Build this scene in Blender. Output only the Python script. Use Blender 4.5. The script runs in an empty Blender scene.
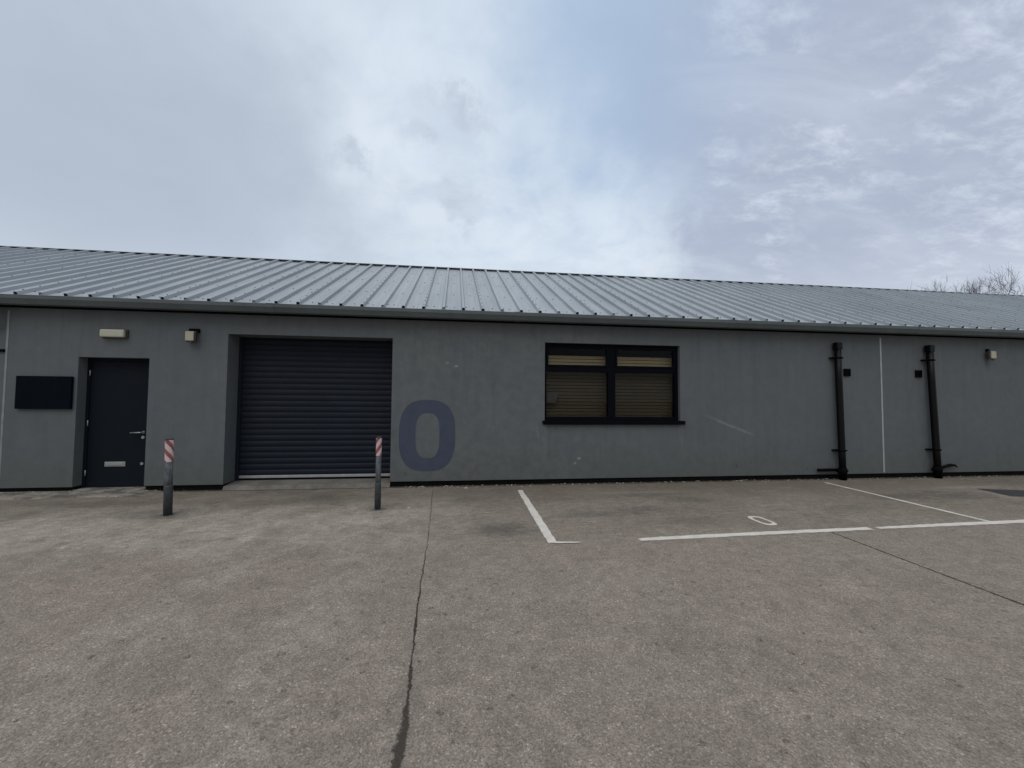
import bpy, bmesh, math, random
from mathutils import Vector, Matrix
R = math.radians
rnd = random.Random(7)
SC = bpy.context.scene
COL = SC.collection

# ------------------------------------------------------------------ node helper
class G:
    def __init__(s, tree): s.t = tree; s.n = tree.nodes; s.l = tree.links
    def link(s, a, b): s.l.new(a, b)
    def node(s, kind, **kw):
        n = s.n.new(kind)
        for k, v in kw.items(): setattr(n, k, v)
        return n
    def put(s, sock, v):
        if v is None: return
        if isinstance(v, bpy.types.NodeSocket): s.l.new(v, sock)
        else:
            if isinstance(v, (tuple, list)) and len(v) == 3 and sock.type == 'RGBA': v = (*v, 1)
            sock.default_value = v
    def m(s, op, a, b=None, c=None, clamp=False):
        n = s.node('ShaderNodeMath', operation=op, use_clamp=clamp)
        s.put(n.inputs[0], a); s.put(n.inputs[1], b); s.put(n.inputs[2], c)
        return n.outputs[0]
    def vm(s, op, a, b=None, scale=None):
        n = s.node('ShaderNodeVectorMath', operation=op)
        s.put(n.inputs[0], a); s.put(n.inputs[1], b)
        if scale is not None: s.put(n.inputs['Scale'], scale)
        return n.outputs['Value'] if op in ('DOT_PRODUCT', 'LENGTH', 'DISTANCE') else n.outputs[0]
    def noise(s, vec, scale, detail=4, rough=.55, dist=0, color=False):
        n = s.node('ShaderNodeTexNoise')
        s.put(n.inputs['Vector'], vec); s.put(n.inputs['Scale'], scale); s.put(n.inputs['Detail'], detail)
        s.put(n.inputs['Roughness'], rough); s.put(n.inputs['Distortion'], dist)
        return n.outputs['Color'] if color else n.outputs['Fac']
    def voro(s, vec, scale, feature='F1', out='Distance', rand=1):
        n = s.node('ShaderNodeTexVoronoi', feature=feature)
        s.put(n.inputs['Vector'], vec); s.put(n.inputs['Scale'], scale); s.put(n.inputs['Randomness'], rand)
        return n.outputs[out]
    def mr(s, v, a, b, c=0., d=1., smooth=True):
        n = s.node('ShaderNodeMapRange', interpolation_type='SMOOTHSTEP' if smooth else 'LINEAR')
        for i, q in enumerate((v, a, b, c, d)): s.put(n.inputs[i], q)
        return n.outputs[0]
    def mix(s, f, a, b, mode='MIX'):
        n = s.node('ShaderNodeMix', data_type='RGBA', blend_type=mode, clamp_factor=True)
        s.put(n.inputs[0], f); s.put(n.inputs[6], a); s.put(n.inputs[7], b)
        return n.outputs[2]
    def sep(s, v):
        n = s.node('ShaderNodeSeparateXYZ'); s.put(n.inputs[0], v); return n.outputs
    def comb(s, x, y, z):
        n = s.node('ShaderNodeCombineXYZ')
        for i, q in enumerate((x, y, z)): s.put(n.inputs[i], q)
        return n.outputs[0]
    def scale(s, v, xyz):
        return s.vm('MULTIPLY', v, xyz)
    def bump(s, h, strength=.3, dist=.01, normal=None):
        n = s.node('ShaderNodeBump'); s.put(n.inputs['Height'], h)
        n.inputs['Strength'].default_value = strength; n.inputs['Distance'].default_value = dist
        if normal is not None: s.link(normal, n.inputs['Normal'])
        return n.outputs[0]
    def spot(s, xy, p, rx, ry, nz, wob=.5, ang=0):
        """soft blotch of its own shape round p on the ground (metres); nz is a noise that frays its outline"""
        d = s.vm('SUBTRACT', xy, (p[0], p[1], 0.))
        if ang:
            r = s.node('ShaderNodeVectorRotate', rotation_type='Z_AXIS'); s.put(r.inputs['Vector'], d)
            r.inputs['Angle'].default_value = ang; d = r.outputs[0]
        d = s.vm('MULTIPLY', d, (1/rx, 1/ry, 0.))
        l = s.vm('LENGTH', d)
        l = s.m('ADD', l, s.m('MULTIPLY', s.m('SUBTRACT', nz, .5), wob*2))
        return s.mr(l, 1.15, .25)

def mat(name, color=(.5, .5, .5), rough=.6, metallic=0., spec=.5, fn=None, var=.08, vscale=6., bump=0., bscale=120.):
    m = bpy.data.materials.new(name); m.use_nodes = True
    g = G(m.node_tree); b = g.n['Principled BSDF']
    b.inputs['Roughness'].default_value = rough; b.inputs['Metallic'].default_value = metallic
    b.inputs['Specular IOR Level'].default_value = spec
    pos = g.node('ShaderNodeNewGeometry').outputs['Position']
    if fn: fn(g, b, pos)
    else:
        n = g.noise(pos, vscale, 5, .6)
        f = g.mr(n, .25, .75, 1-var, 1+var, False)
        g.link(g.vm('SCALE', (*color,), None, f), b.inputs['Base Color'])
        g.link(g.mr(g.noise(pos, vscale*3, 3), .3, .7, max(0, rough-.08), min(1, rough+.08), False), b.inputs['Roughness'])
        if bump: g.link(g.bump(g.noise(pos, bscale, 4, .7), bump, .004), b.inputs['Normal'])
    return m

# ------------------------------------------------------------------ mesh helper
class MB:
    """collects shapes in world metres; build() links them as one mesh object"""
    def __init__(s): s.bm = bmesh.new(); s.mi = 0
    def verts(s, pts): return [s.bm.verts.new(p) for p in pts]
    def face(s, vs, smooth=False):
        try:
            f = s.bm.faces.new(vs); f.material_index = s.mi; f.smooth = smooth; return f
        except ValueError: return None
    def box(s, x0, x1, y0, y1, z0, z1, M=None, bevel=0.):
        P = [Vector((x, y, z)) for x in (x0, x1) for y in (y0, y1) for z in (z0, z1)]
        if M is not None: P = [M @ p for p in P]
        v = s.verts(P); fs = []
        for q in ((0, 1, 3, 2), (4, 6, 7, 5), (0, 4, 5, 1), (2, 3, 7, 6), (0, 2, 6, 4), (1, 5, 7, 3)): fs.append(s.face([v[i] for i in q]))
        if bevel:
            es = list({e for f in fs for e in f.edges})
            bmesh.ops.bevel(s.bm, geom=es, offset=bevel, segments=2, affect='EDGES', profile=.5)
        return s
    def tube(s, pts, rad, n=12, caps=True, smooth=True):
        pts = [Vector(p) for p in pts]
        if not isinstance(rad, (list, tuple)): rad = [rad]*len(pts)
        rings = []; ref = None
        for i, p in enumerate(pts):
            a = pts[max(i-1, 0)]; b = pts[min(i+1, len(pts)-1)]
            t = (b-a).normalized()
            if ref is None: ref = t.cross(Vector((0, 0, 1)) if abs(t.z) < .9 else Vector((1, 0, 0))).normalized()
            ref = (ref - t*ref.dot(t)).normalized(); w = t.cross(ref)
            rings.append(s.verts([p + rad[i]*(math.cos(k*2*math.pi/n)*ref + math.sin(k*2*math.pi/n)*w) for k in range(n)]))
        for a, b in zip(rings, rings[1:]):
            for k in range(n): s.face([a[k], a[(k+1) % n], b[(k+1) % n], b[k]], smooth)
        if caps: s.face(rings[0][::-1]); s.face(rings[-1])
        return s
    def extrude_x(s, prof, x0, x1, close=True, smooth=False):
        """profile of (y, z) points swept along X"""
        a = s.verts([(x0, y, z) for y, z in prof]); b = s.verts([(x1, y, z) for y, z in prof])
        n = len(prof)
        for i in range(n if close else n-1): s.face([a[i], a[(i+1) % n], b[(i+1) % n], b[i]], smooth)
        if close: s.face(a[::-1]); s.face(b)
        return s
    def build(s, name, mats, parent=None, label=None, kind=None):
        bmesh.ops.recalc_face_normals(s.bm, faces=s.bm.faces)
        me = bpy.data.meshes.new(name)
        off = parent_loc(parent)
        if off.length: bmesh.ops.translate(s.bm, verts=s.bm.verts, vec=-off)
        s.bm.to_mesh(me); s.bm.free()
        for m in (mats if isinstance(mats, (list, tuple)) else [mats]): me.materials.append(m)
        o = bpy.data.objects.new(name, me); COL.objects.link(o)
        if parent is not None: o.parent = parent
        if label: o['label'] = label
        if kind: o['kind'] = kind
        return o

def parent_loc(p):
    v = Vector((0, 0, 0))
    while p is not None: v += p.location; p = p.parent
    return v
def thing(name, loc, label, cat, group=None):
    o = bpy.data.objects.new(name, None); COL.objects.link(o); o.location = loc
    o.empty_display_size = .2; o['label'] = label; o['category'] = cat
    if group: o['group'] = group
    return o
def tag(o, label, cat=None, group=None, kind=None):
    o['label'] = label
    if cat: o['category'] = cat
    if group: o['group'] = group
    if kind: o['kind'] = kind
    return o

# ------------------------------------------------------------------ key sizes (metres)
D = 6.815                      # front face of the rendered wall
XL, XR = -15.0, 27.0           # ends of the terrace
EZ = 3.00; EY = D-.20          # edge of the roof sheets
PITCH = R(27.1); TP = math.tan(PITCH)
RIDGE_Y = 10.58; RIDGE_Z = EZ+(RIDGE_Y-EY)*TP
BACK_Y = 2*RIDGE_Y-D
ZB = .09                       # bottom edge of the render
DOOR = (-5.99, -4.99, 2.105)
SHUT = (-3.842, -1.235, 2.528)
WIN = (1.42, 3.995, 1.095, 2.526)

# ------------------------------------------------------------------ materials
def ground_fn(g, b, pos):
    xy = g.scale(pos, (1, 1, 0))
    S = g.sep(pos); X, Y = S[0], S[1]
    n_big = g.noise(xy, .45, 6, .6, .6); n_mid = g.noise(xy, 2.3, 7, .65, .4); n_fine = g.noise(xy, 9., 7, .7)
    n_str = g.noise(g.scale(xy, (.5, 3.2, 1)), 1.3, 6, .65, .5)
    brown = (.234, .197, .163); grey = (.228, .197, .163); pale = (.310, .278, .236)
    base = g.mix(g.mr(n_big, .40, .62), brown, grey)
    base = g.mix(g.m('MULTIPLY', g.mr(X, 3.2, 6.0), .55), base, (.218, .193, .161))
    # smoother, paler concrete nearer the building
    near = g.mr(g.m('ADD', Y, g.m('MULTIPLY', g.m('SUBTRACT', n_mid, .5), 1.0)), 3.75, 4.6)
    left = g.mr(X, .6, -1.2)
    base = g.mix(g.m('MULTIPLY', near, g.mr(n_str, .34, .66, .25, .85)), base, g.mix(left, (.200, .175, .143), (.272, .240, .200)))
    base = g.mix(g.m('MULTIPLY', g.m('MULTIPLY', near, g.mr(n_big, .42, .58)), .5), base, (.165, .142, .115))
    base = g.mix(g.m('MULTIPLY', g.m('MULTIPLY', near, left), g.mr(n_mid, .36, .62, .1, .8)), base, pale)
    # darker greenish band close to the wall
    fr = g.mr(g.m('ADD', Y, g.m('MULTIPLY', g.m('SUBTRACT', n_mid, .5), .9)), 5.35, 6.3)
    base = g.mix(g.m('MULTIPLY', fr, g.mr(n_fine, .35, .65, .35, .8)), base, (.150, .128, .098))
    # worn lighter wheel tracks leading to the shutter
    for tx, w in ((-2.08, .26), (-1.02, .20)):
        wob = g.m('MULTIPLY', g.m('SUBTRACT', g.noise(g.scale(xy, (0, 1, 0)), .8, 2), .5), .5)
        dd = g.m('ABSOLUTE', g.m('SUBTRACT', g.m('ADD', X, wob), tx))
        t = g.m('MULTIPLY', g.mr(dd, w*1.7, .03), g.m('MULTIPLY', g.mr(Y, 4.6, 3.6), g.mr(n_mid, .38, .58, 0., .5)))
        base = g.mix(g.m('MULTIPLY', t, .8), base, (.285, .262, .220))
    # oil and damp stains, and darker spots round the bollard feet
    for p, rx, ry, st in (((.45, 4.50), .40, .28, .65), ((-3.715, 5.43), .16, .12, .6), ((-1.15, 5.46), .14, .10, .6), ((-5.0, 6.1), 1.6, .22, .4), ((-2.2, 6.0), 1.2, .3, .4), ((1.6, 4.95), .5, .16, .45), ((2.9, 5.9), .9, .16, .4), ((.1, 5.9), .4, .2, .3), ((3.4, 5.55), .55, .25, .50), ((2.4, 5.12), .45, .22, .45),
                          ((1.5, 5.72), .40, .18, .35), ((6.8, 5.45), .60, .30, .6), ((7.8, 5.45), .85, .38, .6),
                          ((-2.5, 6.40), 1.1, .30, .30), ((-3.9, 5.55), 1.1, .35, .35), ((-6.2, 5.7), 1.3, .35, .30),
                          ((5.2, 4.9), .6, .2, .2), ((-.9, 5.6), .5, .25, .2), ((2.7, 4.6), .6, .2, .25),
                          ((3.9, 1.9), .35, .2, .2), ((1.5, 2.2), .5, .4, .12), ((8.6, 4.9), .8, .25, .3)):
        base = g.mix(g.m('MULTIPLY', g.spot(xy, p, rx, ry, n_mid, .7), st), base, (.085, .080, .072))
    for p, rx, ry, st in (((-1.9, 5.0), 1.3, .35, .35), ((-4.6, 5.0), .9, .5, .3), ((.9, 3.1), .9, .5, .12), ((8.9, 5.95), .9, .12, .5),
                          ((-.2, 5.0), .3, .5, .2), ((2.8, 6.1), 1.2, .1, .25)):
        base = g.mix(g.m('MULTIPLY', g.spot(xy, p, rx, ry, n_mid, .7), st), base, pale)
    # yellow moss specks by the joint foot
    moss = g.m('MULTIPLY', g.spot(xy, (-.65, 6.45), .5, .25, n_mid, .5), g.mr(n_fine, .48, .66))
    base = g.mix(g.m('MULTIPLY', moss, .6), base, (.23, .20, .09))
    base = g.vm('SCALE', base, None, g.mr(n_fine, .2, .8, .70, 1.30, False))
    base = g.vm('SCALE', base, None, g.mr(n_mid, .25, .75, .86, 1.14, False))
    # exposed aggregate: small stones of different tone
    cell = g.voro(xy, 120, out='Color'); cv = g.sep(cell)[0]
    cell2 = g.sep(g.voro(xy, 300, out='Color'))[1]
    cell3 = g.sep(g.voro(xy, 34, out='Color'))[1]
    agg = g.m('ADD', g.mr(cv, 0, 1, -.27, .27, False), g.mr(cell2, 0, 1, -.28, .28, False))
    agg = g.m('ADD', agg, g.mr(cv, .965, .975, 0., .42))
    agg = g.m('ADD', agg, g.mr(cell3, .014, .007, 0., -.30))
    agg = g.m('MULTIPLY', agg, g.mr(near, 0, 1, 1., .8))
    n_crisp = g.noise(g.scale(xy, (.45, 1.4, 1)), 16, 8, .8)
    base = g.vm('SCALE', base, None, g.m('ADD', 1., g.m('MULTIPLY', g.m('MULTIPLY', near, g.m('SUBTRACT', n_crisp, .5)), 1.5)))
    scr = g.m('MULTIPLY', near, g.mr(g.noise(g.scale(xy, (.35, 3., 1)), 4.2, 8, .7), .56, .66))
    base = g.mix(g.m('MULTIPLY', scr, .38), base, (.34, .31, .265))
    base = g.vm('SCALE', base, None, g.m('ADD', agg, 1.))
    # the two expansion joints
    def joint(xc, y0, y1, wexpr, strength):
        jag = g.m('MULTIPLY', g.m('SUBTRACT', g.noise(xy, 30, 8, .85), .5), g.m('ADD', .006, g.m('MULTIPLY', wexpr, 6.5)))
        dd = g.m('ABSOLUTE', g.m('ADD', g.m('SUBTRACT', X, xc), jag))
        k = g.m('SUBTRACT', 1., g.mr(g.m('DIVIDE', dd, wexpr), .8, 1.25))
        k = g.m('MULTIPLY', k, g.m('MULTIPLY', g.mr(Y, y0-.15, y0+.1), g.mr(Y, y1+.15, y1-.1)))
        return g.m('MULTIPLY', k, strength)
    c = g.node('ShaderNodeFloatCurve'); cm = c.mapping.curves[0]
    # input Y/10, output offset + .5
    path = [(0.0, -.20), (1.68, -.253), (2.04, -.262), (2.52, -.293), (3.16, -.328), (4.11, -.363), (5.38, -.43), (6.54, -.496), (9.9, -.55)]
    cm.points[0].location = (0, path[0][1]+.8); cm.points[1].location = (1, path[-1][1]+.8)
    for a, v in path[1:-1]: cm.points.new(a/10, v+.8)
    c.mapping.update(); g.link(g.m('DIVIDE', Y, 10.), c.inputs['Value'])
    xc = g.m('ADD', g.m('SUBTRACT', c.outputs[0], .8), g.m('MULTIPLY', g.m('SUBTRACT', g.noise(g.scale(xy, (0, 1, 0)), 5., 5, .7), .5), .05))
    wv = g.m('ADD', g.mr(Y, 1.55, 2.05, .016, .0, False), g.mr(Y, 2.0, 4.2, .0068, .0024, False))
    wv = g.m('MULTIPLY', wv, g.mr(g.noise(g.scale(xy, (0, 1, 0)), 3.5, 5, .7), .35, .65, .35, 1.75, False))
    wv = g.m('MAXIMUM', wv, .0028)
    wv = g.m('MINIMUM', wv, g.mr(Y, 4.2, 6.2, .03, .0045, False))
    j1 = joint(xc, -5., 6.45, wv, 1.)
    xr = g.m('ADD', 4.07, g.m('MULTIPLY', Y, .0345))
    j2 = joint(xr, -6., 4.10, g.m('ADD', .008, g.m('MULTIPLY', g.noise(xy, 2.5, 3), .006)), .95)
    xr2 = g.m('ADD', 10.4, g.m('MULTIPLY', Y, .02))
    j3 = joint(xr2, -6., 6.5, g.m('ADD', .005, 0.), .7)
    j = g.m('MAXIMUM', g.m('MAXIMUM', j1, j2), j3)
    # faint cross joint along the bay front
    dy = g.m('ABSOLUTE', g.m('SUBTRACT', Y, g.m('ADD', 4.04, g.m('MULTIPLY', g.m('SUBTRACT', g.noise(xy, 3, 4), .5), .05))))
    j4 = g.m('MULTIPLY', g.m('MULTIPLY', g.mr(dy, .012, .004), g.mr(X, 3.8, 4.4)), 0.)
    soil = g.mix(g.mr(g.noise(xy, 60, 4, .7), .35, .65), (.018, .012, .008), (.050, .035, .024))
    base = g.mix(j, base, soil)
    # dark edging of dirt either side of the joint
    halo = g.m('MULTIPLY', g.mr(g.m('ABSOLUTE', g.m('SUBTRACT', X, xc)), .10, .01), g.m('MULTIPLY', g.mr(Y, 3.4, 1.6), .28))
    base = g.mix(halo, base, (.11, .10, .09))
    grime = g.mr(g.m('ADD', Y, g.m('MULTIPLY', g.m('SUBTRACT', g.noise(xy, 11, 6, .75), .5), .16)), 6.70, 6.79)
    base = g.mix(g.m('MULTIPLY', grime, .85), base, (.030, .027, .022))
    g.link(base, b.inputs['Base Color'])
    b.inputs['Roughness'].default_value = .88; b.inputs['Specular IOR Level'].default_value = .3
    h = g.m('ADD', g.m('MULTIPLY', g.voro(xy, 120, 'SMOOTH_F1'), -.9), g.m('MULTIPLY', g.noise(xy, 200, 4, .7), .7))
    h = g.m('ADD', h, g.m('MULTIPLY', g.noise(xy, 18, 5, .7), .8))
    h = g.m('SUBTRACT', h, g.m('MULTIPLY', j, 3.))
    g.link(g.bump(h, .55, .008), b.inputs['Normal'])
M_ground = mat('concrete_yard', fn=ground_fn)

def render_fn(g, b, pos):
    S = g.sep(pos); X, Z = S[0], S[2]
    n1 = g.noise(pos, .7, 6, .6, .3); n2 = g.noise(g.scale(pos, (5.5, 5.5, .5)), 1.2, 6, .6); n3 = g.noise(pos, 7., 6, .65)
    col = g.mix(g.mr(n1, .35, .65), (.114, .127, .135), (.126, .137, .143))
    col = g.mix(g.m('MULTIPLY', g.mr(n2, .45, .7), .28), col, (.088, .100, .102))
    run = g.m('MULTIPLY', g.mr(g.noise(g.scale(pos, (7., 7., .35)), 1.6, 7, .65), .50, .72), g.mr(Z, 1.4, 2.8, .25, 1.))
    col = g.mix(g.m('MULTIPLY', run, .28), col, (.070, .078, .080))
    lite = g.m('MULTIPLY', g.mr(g.noise(g.scale(pos, (4., 4., .5)), 2.3, 7, .7), .56, .72), g.mr(n1, .4, .6))
    col = g.mix(g.m('MULTIPLY', lite, .22), col, (.20, .21, .21))
    # green growth and splash near the bottom edge
    foot = g.m('MULTIPLY', g.mr(g.m('ADD', Z, g.m('MULTIPLY', g.m('SUBTRACT', n3, .5), .5)), .75, .08), g.mr(n1, .3, .7, .35, .9))
    col = g.mix(g.m('MULTIPLY', foot, .55), col, (.094, .100, .082))
    # patchy touch-up paint between shutter and window
    pt = g.m('MULTIPLY', g.mr(X, -1.4, -1.0), g.mr(X, 3.2, 1.8)); pt = g.m('MULTIPLY', pt, g.mr(n3, .35, .62))
    col = g.mix(g.m('MULTIPLY', pt, .18), col, (.17, .175, .165))
    # drips under the ends of the sill
    for xs, st in ((1.43, .5), (4.02, .3), (1.30, .25)):
        dr = g.m('MULTIPLY', g.mr(g.m('ABSOLUTE', g.m('SUBTRACT', g.m('ADD', X, g.m('MULTIPLY', n3, .05)), xs+.02)), .07, .0), g.mr(Z, .35, 1.05))
        dr = g.m('MULTIPLY', dr, g.m('MULTIPLY', g.mr(Z, 1.09, 1.05), g.mr(g.noise(g.scale(pos, (9, 9, 2)), 3, 5), .4, .62)))
        col = g.mix(g.m('MULTIPLY', dr, st), col, (.26, .26, .25))
    # long curved scrape right of the window
    t = g.m('DIVIDE', g.m('SUBTRACT', X, 4.33), 1.15)
    zc = g.m('SUBTRACT', 1.33, g.m('MULTIPLY', g.m('POWER', g.m('MAXIMUM', t, 0.), .85), .47))
    sc = g.mr(g.m('ABSOLUTE', g.m('SUBTRACT', Z, zc)), .045, .003)
    sc = g.m('MULTIPLY', sc, g.m('MULTIPLY', g.mr(t, .0, .55), g.mr(t, 1.05, .85)))
    sc = g.m('MULTIPLY', sc, g.mr(g.noise(pos, 30, 4), .35, .6, .3, 1))
    col = g.mix(g.m('MULTIPLY', sc, .30), col, (.38, .38, .37))
    # small chipped spots
    for p, r, st in (((-.14, 2.07), .03, .4), ((1.98, .36), .025, .4), ((2.05, .45), .03, .4), ((-.3, 2.12), .03, .3)):
        d = g.vm('LENGTH', g.vm('SUBTRACT', g.comb(g.m('MULTIPLY', X, .6), 0., Z), (p[0]*.6, 0., p[1])))
        d = g.m('ADD', d, g.m('MULTIPLY', g.m('SUBTRACT', g.noise(pos, 25, 4), .5), .06))
        col = g.mix(g.m('MULTIPLY', g.mr(d, r, r*.2), st), col, (.42, .42, .40))
    for p, r, st in (((5.12, .28), .05, .5), ((5.42, .34), .05, .35), ((6.60, .20), .03, .7), ((-.98, .22), .05, .4)):
        d = g.vm('LENGTH', g.vm('SUBTRACT', g.comb(g.m('MULTIPLY', X, 1.8), 0., Z), (p[0]*1.8, 0., p[1])))
        d = g.m('ADD', d, g.m('MULTIPLY', g.m('SUBTRACT', g.noise(pos, 25, 4), .5), .05))
        col = g.mix(g.m('MULTIPLY', g.mr(d, r, r*.2), st), col, (.045, .045, .042))
    col = g.vm('SCALE', col, None, g.mr(n3, .25, .75, .93, 1.07, False))
    col = g.vm('SCALE', col, None, g.mr(g.noise(pos, 130, 3, .7), .25, .75, .90, 1.10, False))
    g.link(col, b.inputs['Base Color']); b.inputs['Roughness'].default_value = .82; b.inputs['Specular IOR Level'].default_value = .3
    h = g.m('ADD', g.m('MULTIPLY', g.noise(pos, 160, 4, .7), .5), g.m('MULTIPLY', g.noise(pos, 3.5, 4), 2.))
    g.link(g.bump(h, .45, .006), b.inputs['Normal'])
M_render = mat('painted_render', fn=render_fn)

def roof_fn(g, b, pos):
    S = g.sep(pos); X, Y = S[0], S[1]
    n = g.noise(g.scale(pos, (3., .4, .4)), 1.6, 6, .6); n2 = g.noise(pos, 1.1, 5, .6); n3 = g.noise(pos, 18, 5, .7)
    col = g.mix(g.mr(n, .35, .68), (.285, .318, .345), (.332, .364, .390))
    sheet = g.m('FLOOR', g.m('DIVIDE', g.m('ADD', X, 1.4), .98))
    wn = g.node('ShaderNodeTexWhiteNoise', noise_dimensions='1D'); g.link(sheet, wn.inputs['W'])
    col = g.vm('SCALE', col, None, g.mr(wn.outputs['Value'], 0, 1, .95, 1.05, False))
    col = g.vm('SCALE', col, None, g.mr(n2, .3, .7, .93, 1.06, False))
    drt = g.m('MULTIPLY', g.mr(n3, .55, .75), g.mr(g.noise(g.scale(pos, (6, .6, .6)), 1.5, 5), .5, .7))
    col = g.mix(g.m('MULTIPLY', drt, .15), col, (.19, .20, .19))
    g.link(col, b.inputs['Base Color'])
    b.inputs['Metallic'].default_value = .0; b.inputs['Specular IOR Level'].default_value = .5
    g.link(g.mr(n2, .3, .7, .36, .5, False), b.inputs['Roughness'])
    g.link(g.bump(g.noise(g.scale(pos, (1, .35, .35)), 6, 3), .25, .01), b.inputs['Normal'])
M_roof = mat('coated_steel_sheet', fn=roof_fn)
M_gutter = mat('grey_gutter_metal', (.112, .130, .136), .55, 0, .3, var=.16, vscale=2.5, bump=.1)
M_gutdark = mat('gutter_underside', (.055, .062, .062), .6, var=.2, vscale=3)
M_black = mat('black_plastic', (.0025, .0025, .003), .6, spec=.06, var=.25, vscale=9)
M_pipeblk = mat('black_pipe', (.003, .003, .0035), .42, spec=.2, var=.2, vscale=5)
M_bitumen = mat('bitumen_plinth', (.006, .006, .006), .9, spec=.1, var=.5, vscale=14, bump=.6, bscale=50)
M_door = mat('navy_door_paint', (.0078, .0110, .0170), .6, spec=.1, var=.12, vscale=1.5, bump=.05)
M_shutter = mat('shutter_paint', (.0135, .0172, .0265), .55, spec=.13, var=.12, vscale=1.7)
M_frame = mat('window_frame_paint', (.0032, .0040, .0070), .6, spec=.05, var=.15)
M_steel = mat('brushed_steel', (.40, .40, .40), .45, .7, var=.15, vscale=14)
M_alu = mat('grey_aluminium', (.36, .36, .37), .45, .2, var=.2, vscale=7)
M_cream = mat('cream_plastic', (.40, .38, .28), .5, var=.10, vscale=12)
M_lens = mat('lamp_lens', (.46, .45, .35), .3, var=.08, vscale=12)
M_dkhouse = mat('lamp_housing', (.045, .042, .036), .5, var=.2)
M_bead = mat('sealant_pale', (.36, .38, .39), .6, var=.14, vscale=6)
M_bead2 = mat('sealant_grey', (.24, .26, .27), .6, var=.14, vscale=6)
M_panel = mat('navy_sign_board', (.0025, .0050, .0095), .7, spec=.05, var=.15, vscale=3)
M_navy = mat('number_paint', (.062, .076, .112), .8, spec=.25, var=.12, vscale=5, bump=.4, bscale=160)
M_trunk = mat('winter_bark', (.10, .080, .075), .9, var=.25, vscale=3)
M_dark = mat('dark_room', (.012, .011, .010), .9, var=.3)
M_stone = mat('loose_stone', (.36, .35, .33), .8, var=.3, vscale=40)
M_leaf = mat('dead_leaf', (.16, .115, .07), .85, var=.4, vscale=25)
M_scrap = mat('pale_scrap', (.52, .52, .48), .7, var=.2, vscale=30)
M_iron = mat('cast_iron_cover', (.045, .044, .046), .65, var=.3, vscale=12, bump=.5, bscale=60)
M_paper = mat('paper', (.12, .12, .12), .8, var=.1)

def edging_fn(g, b, pos):
    n = g.noise(pos, 5, 7, .7); n2 = g.noise(pos, 26, 6, .7)
    col = g.mix(g.mr(n, .38, .60), (.12, .108, .092), (.30, .275, .235))
    col = g.vm('SCALE', col, None, g.mr(n2, .25, .75, .65, 1.3, False))
    g.link(col, b.inputs['Base Color']); b.inputs['Roughness'].default_value = .9
    g.link(g.bump(n2, .8, .02), b.inputs['Normal'])
M_edging = mat('rough_concrete_edging', fn=edging_fn)
def sill_fn(g, b, pos):
    n = g.noise(pos, 3, 6, .7); n2 = g.noise(pos, 40, 5, .7)
    col = g.mix(g.mr(n, .35, .65), (.125, .112, .098), (.19, .175, .155))
    col = g.vm('SCALE', col, None, g.mr(n2, .25, .75, .8, 1.2, False))
    g.link(col, b.inputs['Base Color']); b.inputs['Roughness'].default_value = .9
    g.link(g.bump(n2, .5, .01), b.inputs['Normal'])
M_sill = mat('threshold_concrete', fn=sill_fn)

def paint_fn(g, b, pos):
    xy = g.scale(pos, (1, 1, 0))
    n = g.noise(xy, 5, 6, .7); n2 = g.noise(xy, 45, 5, .75)
    col = g.mix(g.mr(n, .3, .7), (.54, .505, .455), (.68, .64, .58))
    col = g.vm('SCALE', col, None, g.mr(n2, .25, .75, .85, 1.12, False))
    g.link(col, b.inputs['Base Color']); b.inputs['Roughness'].default_value = .75
    wear = g.m('ADD', g.m('MULTIPLY', n2, .62), g.m('MULTIPLY', n, .38))
    wear = g.mr(wear, .335, .40)
    tr = g.node('ShaderNodeBsdfTransparent'); mx = g.node('ShaderNodeMixShader')
    out = [q for q in g.n if q.type == 'OUTPUT_MATERIAL'][0]
    g.link(wear, mx.inputs[0]); g.link(tr.outputs[0], mx.inputs[1]); g.link(b.outputs[0], mx.inputs[2]); g.link(mx.outputs[0], out.inputs['Surface'])
    g.link(g.bump(g.noise(xy, 150, 4, .7), .3, .005), b.inputs['Normal'])
M_paint = mat('worn_white_paint', fn=paint_fn)

def post_fn(g, b, pos):
    S = g.sep(pos)
    n = g.noise(g.scale(pos, (1, 1, .35)), 26, 6, .7)
    col = g.mix(g.mr(n, .42, .62), (.060, .068, .080), (.125, .135, .145))
    g.link(col, b.inputs['Base Color']); b.inputs['Roughness'].default_value = .65
    g.link(g.bump(n, .4, .01), b.inputs['Normal'])
M_post = mat('scuffed_grey_post', fn=post_fn)
M_sleeve = mat('dark_post_sleeve', (.042, .048, .056), .6, var=.45, vscale=22, bump=.4)
M_capdk = mat('post_cap', (.03, .028, .032), .6, var=.3)
def tape_mat(name, sgn, phase, pink):
    def fn(g, b, pos):
        tc = g.node('ShaderNodeTexCoord').outputs['Object']; S = g.sep(tc)
        ang = g.m('ARCTAN2', S[0], g.m('MULTIPLY', S[1], -1.))
        u = g.m('ADD', g.m('MULTIPLY', ang, .052*sgn), S[2])
        f = g.m('FRACT', g.m('ADD', g.m('DIVIDE', u, .145), phase))
        k = g.m('MULTIPLY', g.mr(f, .50, .53), g.mr(f, 1.0, .97))
        n = g.noise(pos, 40, 5, .7)
        white = g.mix(g.mr(n, .35, .65), (.56, .50, .50), pink)
        red = g.mix(g.mr(n, .4, .7), (.25, .055, .062), (.33, .14, .145))
        g.link(g.mix(k, white, red), b.inputs['Base Color']); b.inputs['Roughness'].default_value = .4
    return mat(name, fn=fn)
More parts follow.
